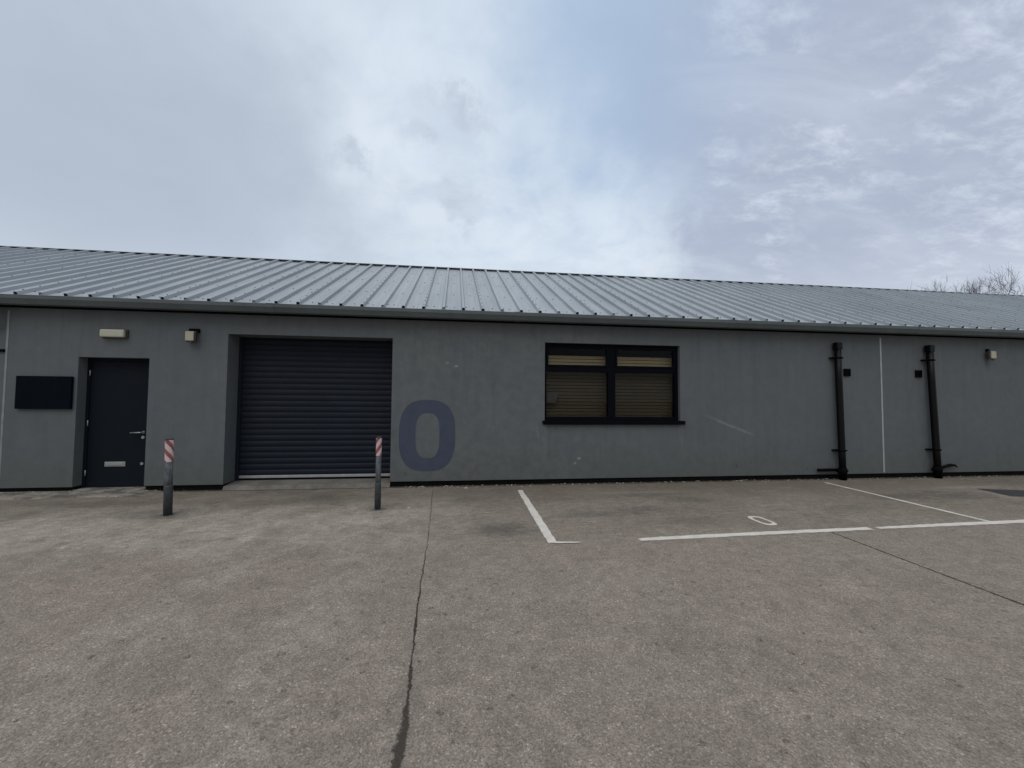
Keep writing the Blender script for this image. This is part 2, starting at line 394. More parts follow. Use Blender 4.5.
def glass_mat():
    m = bpy.data.materials.new('window_glass'); m.use_nodes = True; g = G(m.node_tree)
    g.n.remove(g.n['Principled BSDF']); out = [q for q in g.n if q.type == 'OUTPUT_MATERIAL'][0]
    pos = g.node('ShaderNodeNewGeometry').outputs['Position']
    bp = g.bump(g.noise(pos, 1.6, 3), .10, .01)
    fr = g.node('ShaderNodeFresnel'); fr.inputs['IOR'].default_value = 1.17; 
    gl = g.node('ShaderNodeBsdfGlossy'); gl.inputs['Roughness'].default_value = .02; g.link(bp, gl.inputs['Normal'])
    gl.inputs['Color'].default_value = (.9, .95, 1, 1)
    tr = g.node('ShaderNodeBsdfTransparent'); tr.inputs['Color'].default_value = (.82, .80, .77, 1)
    mx = g.node('ShaderNodeMixShader'); g.link(fr.outputs[0], mx.inputs[0]); g.link(tr.outputs[0], mx.inputs[1]); g.link(gl.outputs[0], mx.inputs[2])
    g.link(mx.outputs[0], out.inputs['Surface']); return m
M_glass = glass_mat()
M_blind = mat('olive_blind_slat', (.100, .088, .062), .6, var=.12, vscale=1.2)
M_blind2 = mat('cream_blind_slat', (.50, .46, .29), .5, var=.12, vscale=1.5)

# ------------------------------------------------------------------ ground and markings
mb = MB(); v = mb.verts([(-400, -300, 0), (400, -300, 0), (400, 500, 0), (-400, 500, 0)]); mb.face(v)
tag(mb.build('ground', M_ground), 'worn grey brown concrete yard in front of the units', kind='structure')

def ribbon(pts, widths, name, label, z=.004, jag=.006, n_per=.06):
    """painted strip with slightly uneven edges"""
    mb = MB(); L = []; Rr = []
    P = []
    for (a, wa), (b, wb) in zip(zip(pts, widths), list(zip(pts, widths))[1:]):
        a = Vector((*a, 0)); b = Vector((*b, 0)); k = max(1, int((b-a).length/n_per))
        for i in range(k): P.append((a.lerp(b, i/k), wa+(wb-wa)*i/k, (b-a).normalized()))
    P.append((b, wb, (b-a).normalized()))
    for p, w, d in P:
        nrm = Vector((-d.y, d.x, 0))
        L.append(p+nrm*(w/2+rnd.uniform(-jag, jag))); Rr.append(p-nrm*(w/2+rnd.uniform(-jag, jag)))
    a = mb.verts([(q.x, q.y, z) for q in L]); c = mb.verts([(q.x, q.y, z) for q in Rr])
    for i in range(len(a)-1): mb.face([a[i], a[i+1], c[i+1], c[i]])
    return tag(mb.build(name, M_paint), label, kind='structure')
ribbon([(.925, 6.40), (.93, 5.2), (.935, 4.035)], [.085, .10, .095], 'parking_line', 'thick white line from wall running out left of the window')
ribbon([(.955, 4.035), (1.23, 4.012)], [.055, .022], 'parking_line', 'short thin white tail at the foot of the thick line', z=.008, jag=.003)
ribbon([(1.885, 4.035), (2.1, 4.045), (3.3, 4.085), (4.80, 4.118)], [.06, .095, .10, .085], 'parking_line', 'long white line along the front of the numbered bay')
ribbon([(4.90, 4.120), (6.0, 4.15), (7.2, 4.175), (9.5, 4.21), (13.5, 4.25)], [.065, .10, .105, .11, .11], 'parking_line', 'white line along the front of the bays past the gap')
ribbon([(6.665, 6.51), (6.64, 5.5), (6.615, 4.215)], [.062, .065, .07], 'parking_line', 'thin white divider line from wall beside the first black pipe')
mb = MB()
def ring(cx, cy, ro, ri, z, n=36, jag=.003):
    def q(v): return math.copysign(abs(v)**.62, v)
    a = mb.verts([(cx+(ro[0]+rnd.uniform(-jag, jag))*q(math.cos(t*2*math.pi/n)), cy+ro[1]*q(math.sin(t*2*math.pi/n)), z) for t in range(n)])
    c = mb.verts([(cx+(ri[0]+rnd.uniform(-jag, jag))*q(math.cos(t*2*math.pi/n)), cy+ri[1]*q(math.sin(t*2*math.pi/n)), z) for t in range(n)])
    for i in range(n): mb.face([a[i], a[(i+1) % n], c[(i+1) % n], c[i]])
ring(3.728, 4.52, (.100, .182), (.060, .128), .004)
tag(mb.build('bay_number_marking', M_paint), 'small white number 0 painted inside the parking bay', kind='structure')

# rough raised concrete edging by the door
mb = MB()
xs = [-15+.12*i for i in range(int((15-4.62)/.12)+1)]
for i in range(len(xs)-1):
    pass
a = []; c = []; e = []
for x in xs:
    dz = .03*max(0, min(1, (-4.72-x)/.3)); w = 6.47+.02*math.sin(x*3.1)+rnd.uniform(-.012, .012)
    a.append((x, w, -.01)); c.append((x, w+.02, dz-.008+rnd.uniform(-.005, .005))); e.append((x, D+.02, dz-.002))
A, Cc, E_ = mb.verts(a), mb.verts(c), mb.verts(e)
for i in range(len(xs)-1):
    mb.face([A[i], A[i+1], Cc[i+1], Cc[i]]); mb.face([Cc[i], Cc[i+1], E_[i+1], E_[i]])
tag(mb.build('edging_kerb', M_edging), 'low rough concrete edging along the wall under the door', kind='structure')

# ------------------------------------------------------------------ the terrace of units
B = thing('industrial_unit', ((XL+XR)/2, D, 0), 'long single storey grey rendered unit with pitched ribbed steel roof', 'building')

# wall: front face with openings, reveals, ends, back
mb = MB()
ops = [(DOOR[0], DOOR[1], ZB, DOOR[2], .17), (SHUT[0], SHUT[1], ZB, SHUT[2], .36), (WIN[0], WIN[1], WIN[2], WIN[3], .10)]
xsv = sorted({XL, XR, *[o[0] for o in ops], *[o[1] for o in ops]}); zsv = sorted({ZB, 3.02, *[o[2] for o in ops], *[o[3] for o in ops]})
vv = {}
def gv(x, y, z):
    k = (round(x, 4), round(y, 4), round(z, 4))
    if k not in vv: vv[k] = mb.bm.verts.new((x, y, z))
    return vv[k]
def inop(x, z): return any(o[0] < x < o[1] and o[2] < z < o[3] for o in ops)
for x0, x1 in zip(xsv, xsv[1:]):
    for z0, z1 in zip(zsv, zsv[1:]):
        if not inop((x0+x1)/2, (z0+z1)/2): mb.face([gv(x0, D, z0), gv(x1, D, z0), gv(x1, D, z1), gv(x0, D, z1)])
for x0, x1, z0, z1, d in ops:
    y = D+d
    zb = z0 if z0 > .2 else z0
    mb.face([gv(x0, D, zb), gv(x0, y, zb), gv(x0, y, z1), gv(x0, D, z1)])
    mb.face([gv(x1, D, zb), gv(x1, y, zb), gv(x1, y, z1), gv(x1, D, z1)])
    mb.face([gv(x0, D, z1), gv(x0, y, z1), gv(x1, y, z1), gv(x1, D, z1)])
    if z0 > .2: mb.face([gv(x0, D, z0), gv(x0, y, z0), gv(x1, y, z0), gv(x1, D, z0)])
# underside lip of the render, ends and back
segs = [(XL, DOOR[0]), (DOOR[1], SHUT[0]), (SHUT[1], XR)]
for a, b_ in segs: mb.face(mb.verts([(a, D, ZB), (b_, D, ZB), (b_, D+.05, ZB), (a, D+.05, ZB)]))
for x in (XL, XR):
    mb.face(mb.verts([(x, D, ZB), (x, BACK_Y, ZB), (x, BACK_Y, 3.02), (x, RIDGE_Y, RIDGE_Z-.08), (x, D, 3.02)]))
mb.face(mb.verts([(XL, BACK_Y, ZB), (XR, BACK_Y, ZB), (XR, BACK_Y, 3.02), (XL, BACK_Y, 3.02)]))
mb.build('wall', M_render, B)

# plinth
mb = MB()
mb.box(XL+.02, DOOR[0]-.004, D+.03, D+.30, -.02, .12); mb.box(DOOR[1]+.004, SHUT[0]-.004, D+.03, D+.30, -.02, .12); mb.box(SHUT[1]+.004, XR-.02, D+.03, D+.30, -.02, .12)
mb.box(XL+.02, XR-.02, BACK_Y-.3, BACK_Y-.03, -.02, .12)
mb.box(XL+.02, XL+.3, D+.31, BACK_Y-.31, -.02, .12); mb.box(XR-.3, XR-.02, D+.31, BACK_Y-.31, -.02, .12)
mb.build('plinth', M_bitumen, B)

# roof sheets
RIB0, RP = -.372, .3325
SKEW = .028   # the sheets run very slightly off square to the eaves
def slope(y): return EZ+(y-EY)*TP
nrm = Vector((0, -math.sin(PITCH), math.cos(PITCH)))
prof = []   # (x offset, height) across one pitch, rib centred on 0
for dx, h in ((-.031, 0), (-.019, .050), (.019, .050), (.031, 0), (.095, 0), (.101, .0035), (.112, .0035), (.118, 0), (.208, 0), (.214, .0035), (.225, .0035), (.231, 0)): prof.append((dx, h))
def sheet(mb, y0, y1, back=False):
    k0 = int((XL-RIB0)/RP)+1; k1 = int((XR-RIB0)/RP)
    top = []; bot = []
    for k in range(k0, k1+1):
        for dx, h in prof:
            x = RIB0+k*RP+dx
            if x < XL-.1 or x > XR+.1: continue
            for lst, y in ((bot, y0), (top, y1)):
                p = Vector((x-SKEW*(y-EY), y, slope(y)))+nrm*h
                if back: p.y = 2*RIDGE_Y-p.y
                lst.append(p)
    a = mb.verts(bot); c = mb.verts(top)
    for i in range(len(a)-1): mb.face([a[i], a[i+1], c[i+1], c[i]])
mb = MB(); sheet(mb, EY, RIDGE_Y-.01); sheet(mb, EY, RIDGE_Y-.01, True)
RO = mb.build('roof', M_roof, B)
# ridge flashing
mb = MB()
h = .057; w = .08
yA = RIDGE_Y-w; pA = Vector((0, yA, slope(yA)))+nrm*h; lip = pA+Vector((0, -.003, -.004)); top = Vector((0, RIDGE_Y, RIDGE_Z+.050))
pr = [(lip.y, lip.z), (pA.y, pA.z), (top.y, top.z), (2*RIDGE_Y-pA.y, pA.z), (2*RIDGE_Y-lip.y, lip.z)]
pr2 = [(y, z-.003) for y, z in pr[::-1]]
xx = XL-.08
while xx < XR+.08:
    x1 = min(xx+3.0, XR+.08); mb.extrude_x(pr+pr2, xx, x1-.002); xx = x1
mb.build('ridge_cap', M_roof, RO)
# foam closers showing at the eaves, black
mb = MB()
k0 = int((XL-RIB0)/RP)+1; k1 = int((XR-RIB0)/RP)
for k in range(k0, k1+1):
    if k % 3 == 0: continue
    x = RIB0+k*RP+rnd.uniform(-.006, .006)
    q = slope(EY)
    mb.extrude_x([(EY-.010, q-.006), (EY-.006, q+.026), (EY+.03, q+.046)], x-.016, x+.016)
mb.build('rib_closer', M_black, RO, kind='stuff', label='small black foam plugs in the rib ends above the gutter')
mb = MB()
for k in range(k0, k1+1):
    if k % 3 == 0:
        x = RIB0+k*RP; q = slope(EY); mb.extrude_x([(EY-.004, q-.006), (EY-.003, q+.042), (EY+.02, q+.058)], x-.024, x+.024)
mb.build('rib_end', M_roof, RO, kind='stuff', label='pressed steel rib ends above the gutter')
# fixing screws
mb = MB()
def screw(x, y, hgt, r=.0115):
    c = Vector((x-SKEW*(y-EY), y, slope(y)))+nrm*hgt
    t = Vector((1, 0, 0)); u = nrm.cross(t)
    A = mb.verts([c+r*(math.cos(i*math.pi/3)*t+math.sin(i*math.pi/3)*u) for i in range(6)])
    C2 = mb.verts([c+nrm*.009+.75*r*(math.cos(i*math.pi/3)*t+math.sin(i*math.pi/3)*u) for i in range(6)])
    for i in range(6): mb.face([A[i], A[(i+1) % 6], C2[(i+1) % 6], C2[i]])
    mb.face(C2)
for k in range(k0, k1):
    for yy in (EY+.16, EY+1.05, EY+2.1, EY+3.05):
        screw(RIB0+k*RP+RP*.5+rnd.uniform(-.02, .02), yy+rnd.uniform(-.03, .03), .0)
        if yy < EY+.2 and rnd.random() < .6: screw(RIB0+k*RP+.05, yy+.05, 0)
    if k % 3 == 2:
        y = EY+.12
        while y < RIDGE_Y-.25: screw(RIB0+k*RP+rnd.uniform(-.004, .004), y, .050, .010); y += rnd.uniform(.22, .30)
mb.build('roof_screw', M_dkhouse, RO, kind='stuff', label='dark screw heads in rows over the steel sheets')
# verge trims
for x in (XL, XR):
    mb = MB()
    for s in (0, 1):
        pts = [(EY-.02, slope(EY)-.12), (EY-.02, slope(EY)+.05), (RIDGE_Y, RIDGE_Z+.058), (RIDGE_Y, RIDGE_Z-.10)]
        if s: pts = [(2*RIDGE_Y-y+.0, z) for y, z in pts]
        mb.extrude_x(pts, x-.14 if x < 0 else x+.105, x-.105 if x < 0 else x+.14)
    mb.build('verge_trim', M_gutter, RO)

# gutter front and back
def gutter(back=False):
    mb = MB()
    y0 = D-.265
    P = [(y0+.004, 2.996), (y0-.006, 2.990), (y0-.004, 2.978), (y0, 2.938), (y0+.008, 2.928), (y0+.048, 2.866), (y0+.058, 2.861), (y0+.150, 2.861), (y0+.155, 2.970),
         (y0+.150, 2.970), (y0+.145, 2.870), (y0+.060, 2.870), (y0+.016, 2.94), (y0+.008, 2.985)]
    if back: P = [(2*RIDGE_Y-y, z) for y, z in P]
    x = XL-.1; 
    while x < XR+.1:
        x1 = min(x+4.0, XR+.1); mb.extrude_x(P, x, x1-.004); x = x1
    g_ = mb.build('gutter', M_gutter, B)
    if not back:
        x = XL-.1+4.0
        while x < XR:
            u = MB(); Q = [(y0-.011, 2.999), (y0-.013, 2.988), (y0-.009, 2.976), (y0-.006, 2.935), (y0+.003, 2.924), (y0+.044, 2.861), (y0+.056, 2.856), (y0+.148, 2.856), (y0+.148, 2.8595), (y0+.058, 2.8595), (y0+.006, 2.94), (y0+.001, 2.985)]
            u.extrude_x(Q, x-.06, x+.06); u.build('gutter_union', M_gutter, g_); x += 4.0
gutter(); gutter(True)
# soffit board over the gutter, plus a black strip as painted eaves shade
mb = MB(); mb.box(XL, XR, EY+.03, D-.001, 2.972, 2.982); mb.box(XL, XR, D-.022, D-.001, 2.848, 2.971); mb.build('eaves_board_and_shade', M_black, B)

# pale sealant joints
for x, w, m_, lb in ((-6.972, .030, M_bead2, 'grey sealant joint at the far left of the wall'), (8.288, .034, M_bead, 'bright white sealant joint between the two black pipes')):
    mb = MB(); n = 30
    L = mb.verts([(x-w/2+rnd.uniform(-.002, .002), D-.003, ZB+.02+(2.80-ZB-.02)*i/n) for i in range(n+1)]); Rr = mb.verts([(x+w/2+rnd.uniform(-.002, .002), D-.003, ZB+.02+(2.80-ZB-.02)*i/n) for i in range(n+1)])
    Mm = mb.verts([(x, D-.010, ZB+.02+(2.80-ZB-.02)*i/n) for i in range(n+1)])
    for i in range(n): mb.face([L[i], L[i+1], Mm[i+1], Mm[i]], True); mb.face([Mm[i], Mm[i+1], Rr[i+1], Rr[i]], True)
    mb.build('sealant_joint', m_, B, label=lb)

# painted number on the wall: a rounded upright oval
mb = MB()
def superell(cx, cz, rx, rz, p, n=64):
    out = []
    for i in range(n):
        t = 2*math.pi*i/n; c, s_ = math.cos(t), math.sin(t)
        out.append((cx+rx*math.copysign(abs(c)**(2/p), c), cz+rz*math.copysign(abs(s_)**(2/p), s_)))
    return out
o1 = superell(-.628, .866, .475, .608, 2.75); o2 = superell(-.624, .866, .203, .385, 2.9)
a = mb.verts([(x, D-.003, z) for x, z in o1]); c = mb.verts([(x, D-.003, z) for x, z in o2])
for i in range(64): mb.face([a[i], a[(i+1) % 64], c[(i+1) % 64], c[i]])
mb.build('painted_number', M_navy, B, label='large faded navy 0 painted on the grey wall')

# door
dx0, dx1 = DOOR[0], DOOR[1]; dy = D+.17
mb = MB(); f = .045
mb.box(dx0, dx0+f, dy-.02, dy+.06, .03, DOOR[2]); mb.box(dx1-f, dx1, dy-.02, dy+.06, .03, DOOR[2]); mb.box(dx0+f, dx1-f, dy-.02, dy+.06, DOOR[2]-f, DOOR[2]-.001)
DF = mb.build('door_frame', M_door, B)
mb = MB(); mb.box(dx0+f+.004, dx1-f-.004, dy-.006, dy+.04, .045, DOOR[2]-f-.004, bevel=.003)
DO = mb.build('door', M_door, B, label='plain navy steel door with low letter plate')
mb = MB(); mb.box(-5.688, -5.39, dy-.013, dy-.006, .372, .448, bevel=.003); mb.box(-5.66, -5.418, dy-.019, dy-.013, .388, .432, bevel=.003)
mb.build('letter_plate', M_steel, DO)
mb = MB(); mb.box(-5.160, -5.130, dy-.015, dy-.006, .895, .935, bevel=.003); mb.tube([(-5.145, dy-.012, .915), (-5.145, dy-.055, .915)], .010, 10)
mb.tube([(-5.145, dy-.055, .915), (-5.17, dy-.062, .915), (-5.30, dy-.062, .912)], [.011, .011, .009], 10)
mb.build('handle', M_steel, DO)
for z in (.835, .412):
    mb = MB(); mb.tube([(-5.150, dy-.006, z), (-5.150, dy-.016, z)], .024, 16); mb.tube([(-5.150, dy-.016, z), (-5.150, dy-.022, z)], .010, 10); mb.build('lock', M_steel, DO)
for z in (1.862, 1.065, .276):
    mb = MB(); mb.tube([(dx0+.048, dy-.028, z-.045), (dx0+.048, dy-.028, z+.045)], .007, 10); mb.build('hinge', M_alu, DO)
mb = MB(); mb.box(dx0, dx1, D+.0, dy+.1, -.01, .042, bevel=.004); mb.box(dx0+.02, dx1-.02, D-.10, D-.001, -.01, .036, bevel=.006)
mb.build('door_threshold', M_edging, B)
mb = MB(); mb.box(dx0-.1, dx1+.1, dy+.07, dy+.09, 0, 2.3); mb.build('door_backing', M_dark, B)

# roller shutter
sx0, sx1 = SHUT[0], SHUT[1]; sy = D+.36
SH = bpy.data.objects.new('roller_shutter', None); COL.objects.link(SH); SH.parent = B
SH.location = Vector(((sx0+sx1)/2, sy, .09))-parent_loc(B); SH['label'] = 'closed dark roller shutter with curved horizontal slats'
mb = MB(); pit = .0985; z = .165
prof_s = []
while z < SHUT[2]+.10:
    for t in range(9):
        u = t/8; prof_s.append((sy-.004-.010*math.sin(math.pi*min(1, u/.86))**.75 if u < .86 else sy-.002, z+pit*u*.97))
    prof_s.append((sy+.006, z+pit*.985)); z += pit
zmax = SHUT[2]+.1
prof_s = [(y, min(q, zmax)) for y, q in prof_s]
a = mb.verts([(sx0+.05, y, q) for y, q in prof_s]); c = mb.verts([(sx1-.05, y, q) for y, q in prof_s])
for i in range(len(a)-1): mb.face([a[i], a[i+1], c[i+1], c[i]], False)
mb.build('curtain', M_shutter, SH)
for xa, xb in ((sx0, sx0+.055), (sx1-.055, sx1)):
    mb = MB(); mb.box(xa+.001, xb-.001, sy-.045, sy+.03, .085, SHUT[2]+.05); mb.build('guide_rail', M_shutter, SH)
mb = MB(); mb.box(sx0+.057, sx1-.057, sy-.028, sy+.02, .118, .163, bevel=.005); mb.build('bottom_rail', M_alu, SH)
mb = MB(); mb.box(sx0+.057, sx1-.057, sy-.02, sy+.012, .086, .117); mb.build('rubber_seal', M_black, SH)
mb = MB(); mb.box(sx0-.1, sx1+.1, sy+.07, sy+.09, 0, 2.9); mb.build('shutter_backing', M_dark, B)
# ramped threshold in the shutter opening
mb = MB(); n = 24
a = mb.verts([(sx0+(sx1-sx0)*i/n, D-.03+rnd.uniform(-.008, .008), -.01) for i in range(n+1)]); c = mb.verts([(sx0+(sx1-sx0)*i/n, D+.02+rnd.uniform(-.004, .004), .062+rnd.uniform(-.003, .003)) for i in range(n+1)])
e = mb.verts([(sx0+(sx1-sx0)*i/n, sy+.06, .088) for i in range(n+1)])
for i in range(n): mb.face([a[i], a[i+1], c[i+1], c[i]]); mb.face([c[i], c[i+1], e[i+1], e[i]])
mb.build('shutter_threshold', M_sill, B)
for xa in (sx0, sx1): mb = MB(); mb.box(xa-.004, xa+.004, D+.03, sy+.05, -.02, .089); mb.build('plinth_return', M_bitumen, B)

# window
wx0, wx1, wz0, wz1 = WIN; wy = D+.075
WN = bpy.data.objects.new('window', None); COL.objects.link(WN); WN.parent = B
WN.location = Vector(((wx0+wx1)/2, wy, wz0))-parent_loc(B); WN['label'] = 'wide dark framed window with two top lights'
MX0, MX1 = 2.622, 2.764
mb = MB(); fo = .045
mb.box(wx0, wx0+fo, wy, wy+.07, wz0+.03, wz1); mb.box(wx1-fo-.02, wx1, wy, wy+.07, wz0+.03, wz1); mb.box(wx0+fo, wx1-fo-.02, wy+.001, wy+.07, wz1-.055, wz1-.001)
mb.box(wx0+fo, wx1-fo-.02, wy+.001, wy+.07, wz0+.03, wz0+.092); mb.box(MX0, MX1, wy-.002, wy+.07, wz0+.092, wz1-.055)
mb.box(wx0+fo, MX0, wy-.003, wy+.07, 2.012, 2.10); mb.box(MX1, wx1-fo-.02, wy-.003, wy+.07, 2.012, 2.10)
mb.build('frame', M_frame, WN)
for xa, xb in ((wx0+fo, MX0), (MX1, wx1-fo-.02)):
    mb = MB(); t = .034; za, zb = 2.10, wz1-.055
    y0, y1 = wy-.014, wy+.03
    mb.box(xa+.003, xa+t, y0, y1, za+.003, zb-.003); mb.box(xb-t, xb-.003, y0, y1, za+.003, zb-.003); mb.box(xa+t, xb-t, y0, y1, zb-t, zb-.003); mb.box(xa+t, xb-t, y0, y1, za+.003, za+t)
    so = mb.build('sash', M_frame, WN)
    mb = MB(); mb.box(xa+t, xb-t, wy+.008, wy+.014, za+t, zb-t); mb.build('pane', M_glass, so)
    mb = MB(); mb.box(xa, xb, wy+.028, wy+.034, wz0+.092, 2.012); mb.build('pane', M_glass, WN)
mb = MB(); mb.box(wx0-.04, wx1+.07, D-.055, wy+.0, wz0-.018, wz0+.0285, bevel=.004); mb.box(wx0-.04, wx1+.07, D-.055, D-.045, wz0-.04, wz0-.019)
mb.build('sill', M_frame, WN)
# venetian blinds behind the glass
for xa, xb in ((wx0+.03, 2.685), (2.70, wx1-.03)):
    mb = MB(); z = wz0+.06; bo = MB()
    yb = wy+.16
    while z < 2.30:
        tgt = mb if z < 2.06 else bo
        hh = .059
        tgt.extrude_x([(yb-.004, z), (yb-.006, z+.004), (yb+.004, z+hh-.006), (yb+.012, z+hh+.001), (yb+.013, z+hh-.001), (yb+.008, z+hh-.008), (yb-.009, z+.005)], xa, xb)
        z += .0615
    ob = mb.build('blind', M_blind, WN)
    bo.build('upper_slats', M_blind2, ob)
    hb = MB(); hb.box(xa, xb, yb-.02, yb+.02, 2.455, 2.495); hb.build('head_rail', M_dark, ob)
mb = MB(); mb.box(1.482, 1.70, wy+.050, wy+.052, 1.44, 1.632); 
for vtx in mb.bm.verts:
    if vtx.co.z < 1.5 and vtx.co.x > 1.6: vtx.co.x -= .05
mb.build('paper_notice', M_paper, WN)
# room behind
mb = MB(); mb.box(.6, 4.8, wy+.08, 9.6, .3, 2.75)
fs = [f_ for f_ in mb.bm.faces if abs(f_.normal.y) > .9 and f_.calc_center_median().y < 8] if False else []
mb.bm.faces.ensure_lookup_table(); mb.bm.normal_update()
for f_ in list(mb.bm.faces):
    if all(abs(vv_.co.y-(wy+.08)) < 1e-4 for vv_ in f_.verts): mb.bm.faces.remove(f_)
mb.build('room', M_dark, WN)

# ------------------------------------------------------------------ things on the wall
def floodlight(xc, zt, sgn, label):
    t = thing('security_light', (xc, D, zt-.2), label, 'wall light', 'small sensor lights fixed high on the wall')
    mb = MB(); mb.box(xc-.02*sgn-.045, xc+.03*sgn+.055, D-.045, D-.001, zt-.075, zt-.012, bevel=.008); mb.tube([(xc, D-.03, zt-.05), (xc, D-.085, zt-.085)], .014, 8); mb.build('wall_bracket', M_black, t)
    mb = MB(); mb.box(xc-.075, xc+.075, D-.10, D-.05, zt-.235, zt-.062, bevel=.010); mb.build('housing', M_dkhouse, t)
    mb = MB(); mb.box(xc-.064, xc+.060, D-.125, D-.102, zt-.222, zt-.070, bevel=.010); mb.build('lens', M_cream, t)
    mb = MB(); mb.box(xc+.02*sgn-.02, xc+.02*sgn+.02, D-.13, D-.10, zt-.262, zt-.236, bevel=.006); mb.build('sensor', M_dkhouse, t)
floodlight(-4.345, 2.605, 1, 'small cream sensor light between the door and the shutter')
floodlight(10.80, 2.64, -1, 'small cream sensor light far right beyond the last black pipe')
t = thing('bulkhead_light', (-5.525, D, 2.42), 'long cream bulkhead lamp on the wall above the navy door', 'wall light')
mb = MB(); mb.box(-5.665, -5.30, D-.03, D-.001, 2.405, 2.55, bevel=.008); mb.build('back_plate', M_dkhouse, t)
mb = MB(); mb.box(-5.655, -5.315, D-.085, D-.031, 2.418, 2.540, bevel=.018); mb.build('lens', M_lens, t)
t = thing('sign_board', (-6.44, D, 1.30), 'blank navy sign board on the wall left of the door', 'sign')
mb = MB(); mb.box(-6.785, -6.035, D-.045, D-.006, 1.29, 1.795, bevel=.005); mb.build('panel', M_panel, t)
mb = MB(); mb.box(-6.75, -6.07, D-.006, D-.001, 1.33, 1.775); mb.build('backing', M_black, t)
def vent(x0, x1, label):
    t = thing('wall_vent', ((x0+x1)/2, D, 2.0), label, 'vent', 'black square vents high on the wall')
    mb = MB(); mb.box(x0, x1, D-.012, D-.001, 2.01, 2.155); 
    for s_ in ((x0, x0+.014, 2.01, 2.155), (x1-.014, x1, 2.01, 2.155), (x0+.014, x1-.014, 2.01, 2.024), (x0+.014, x1-.014, 2.141, 2.155)): mb.box(s_[0], s_[1], D-.028, D-.0125, s_[2], s_[3])
    mb.build('frame', M_black, t)
    mb = MB()
    for i in range(5):
        z = 2.03+i*.022; mb.extrude_x([(D-.026, z), (D-.014, z+.016), (D-.013, z+.014), (D-.024, z-.002)], x0+.015, x1-.015)
    mb.build('louvre', M_black, t)
vent(7.432, 7.572, 'black square wall vent just right of the first black pipe')
vent(9.065, 9.205, 'black square wall vent just left of the second black pipe')

def drainpipe(xt, xb, zt, bsgn, bend, label):
    t = thing('drainpipe', (xb, D-.09, 0), label, 'drainpipe', 'thick black pipes on the right of the wall')
    yt, yb = D-.085, D-.115
    P = lambda z: (xb+(xt-xb)*z/zt, yb+(yt-yb)*z/zt, z)
    mb = MB(); mb.tube([P(.02), P(.5), P(1.2), P(1.9), P(zt-.04)], .057, 24); mb.build('pipe', M_pipeblk, t)
    mb = MB(); p = P(zt-.03)
    mb.box(p[0]-.058, p[0]+.058, p[1]-.058, p[1]+.05, p[2]-.07, p[2]+.07, bevel=.012)
    mb.box(p[0]+.059, p[0]+.095, p[1]-.02, D-.002, p[2]-.015, p[2]+.07, bevel=.008)
    mb.build('top_elbow', M_pipeblk, t)
    for z in (2.36, .56):
        q = P(z); mb = MB(); mb.tube([(q[0], q[1], z-.014), (q[0], q[1], z+.014)], .064, 24)
        mb.box(q[0]-.115, q[0]+.105, D-.035, D-.001, z-.014, z+.014, bevel=.004); mb.box(q[0]-.12, q[0]+.12, q[1]-.006, q[1]+.03, z-.012, z+.012); mb.build('bracket', M_black, t)
    mb = MB(); q = P(.12)
    mb.tube([(q[0], q[1], .0), (q[0], q[1], .07), (q[0], q[1], .072), (q[0], q[1], .23), (q[0], q[1], .235)], [.062, .062, .068, .068, .062], 24); 
    mb.tube([(q[0]-.10*1, q[1]+.01, .17), (q[0]+.10, q[1]+.01, .17)], .032, 16)
    mb.build('base_collar', M_black, t)
    mb = MB(); s_ = bsgn
    if bsgn < 0: pts = [(xb-.08, D-.07, .185), (xb-.30, D-.06, .185), (xb-.47, D-.055, .182)]
    else: pts = [(xb+.08, D-.08, .19), (xb+.22, D-.07, .215), (xb+.36, D-.06, .245), (xb+.48, D-.055, .238), (xb+.56, D-.05, .19)]
    mb.tube(pts, [.030, .030, .028] if bsgn < 0 else [.034, .026, .030, .022, .006], 12); mb.build('branch_pipe', M_black, t)
drainpipe(7.225, 7.245, 2.62, -1, 0, 'thick black pipe between the window and the white joint')
drainpipe(9.31, 9.375, 2.62, 1, 0, 'thick black pipe right of the white joint, stub bent to the right')

# grey rainwater pipe at the far left edge
t = thing('drainpipe', (-7.22, D-.07, 0), 'grey rainwater pipe swept down from the gutter at the far left edge', 'drainpipe')
mb = MB(); mb.tube([(-7.035, D-.13, 2.86), (-7.035, D-.13, 2.73), (-7.06, D-.12, 2.66), (-7.24, D-.07, 2.50), (-7.26, D-.065, 2.42), (-7.26, D-.065, .12)], .036, 16); mb.build('pipe', M_gutdark, t)
for z in (2.18, .7):
    mb = MB(); mb.tube([(-7.26, D-.065, z-.02), (-7.26, D-.065, z+.02)], .044, 16); mb.box(-7.40, -7.10, D-.03, D-.001, z-.02, z+.02); mb.box(-7.10, -6.99, D-.03, D-.001, z-.02, z+.02) if z > 2 else None; mb.build('bracket', M_black, t)
mb = MB(); mb.tube([(-7.26, D-.065, .13), (-7.26, D-.08, .05), (-7.26, D-.16, .03)], .040, 14); mb.build('shoe', M_gutdark, t)

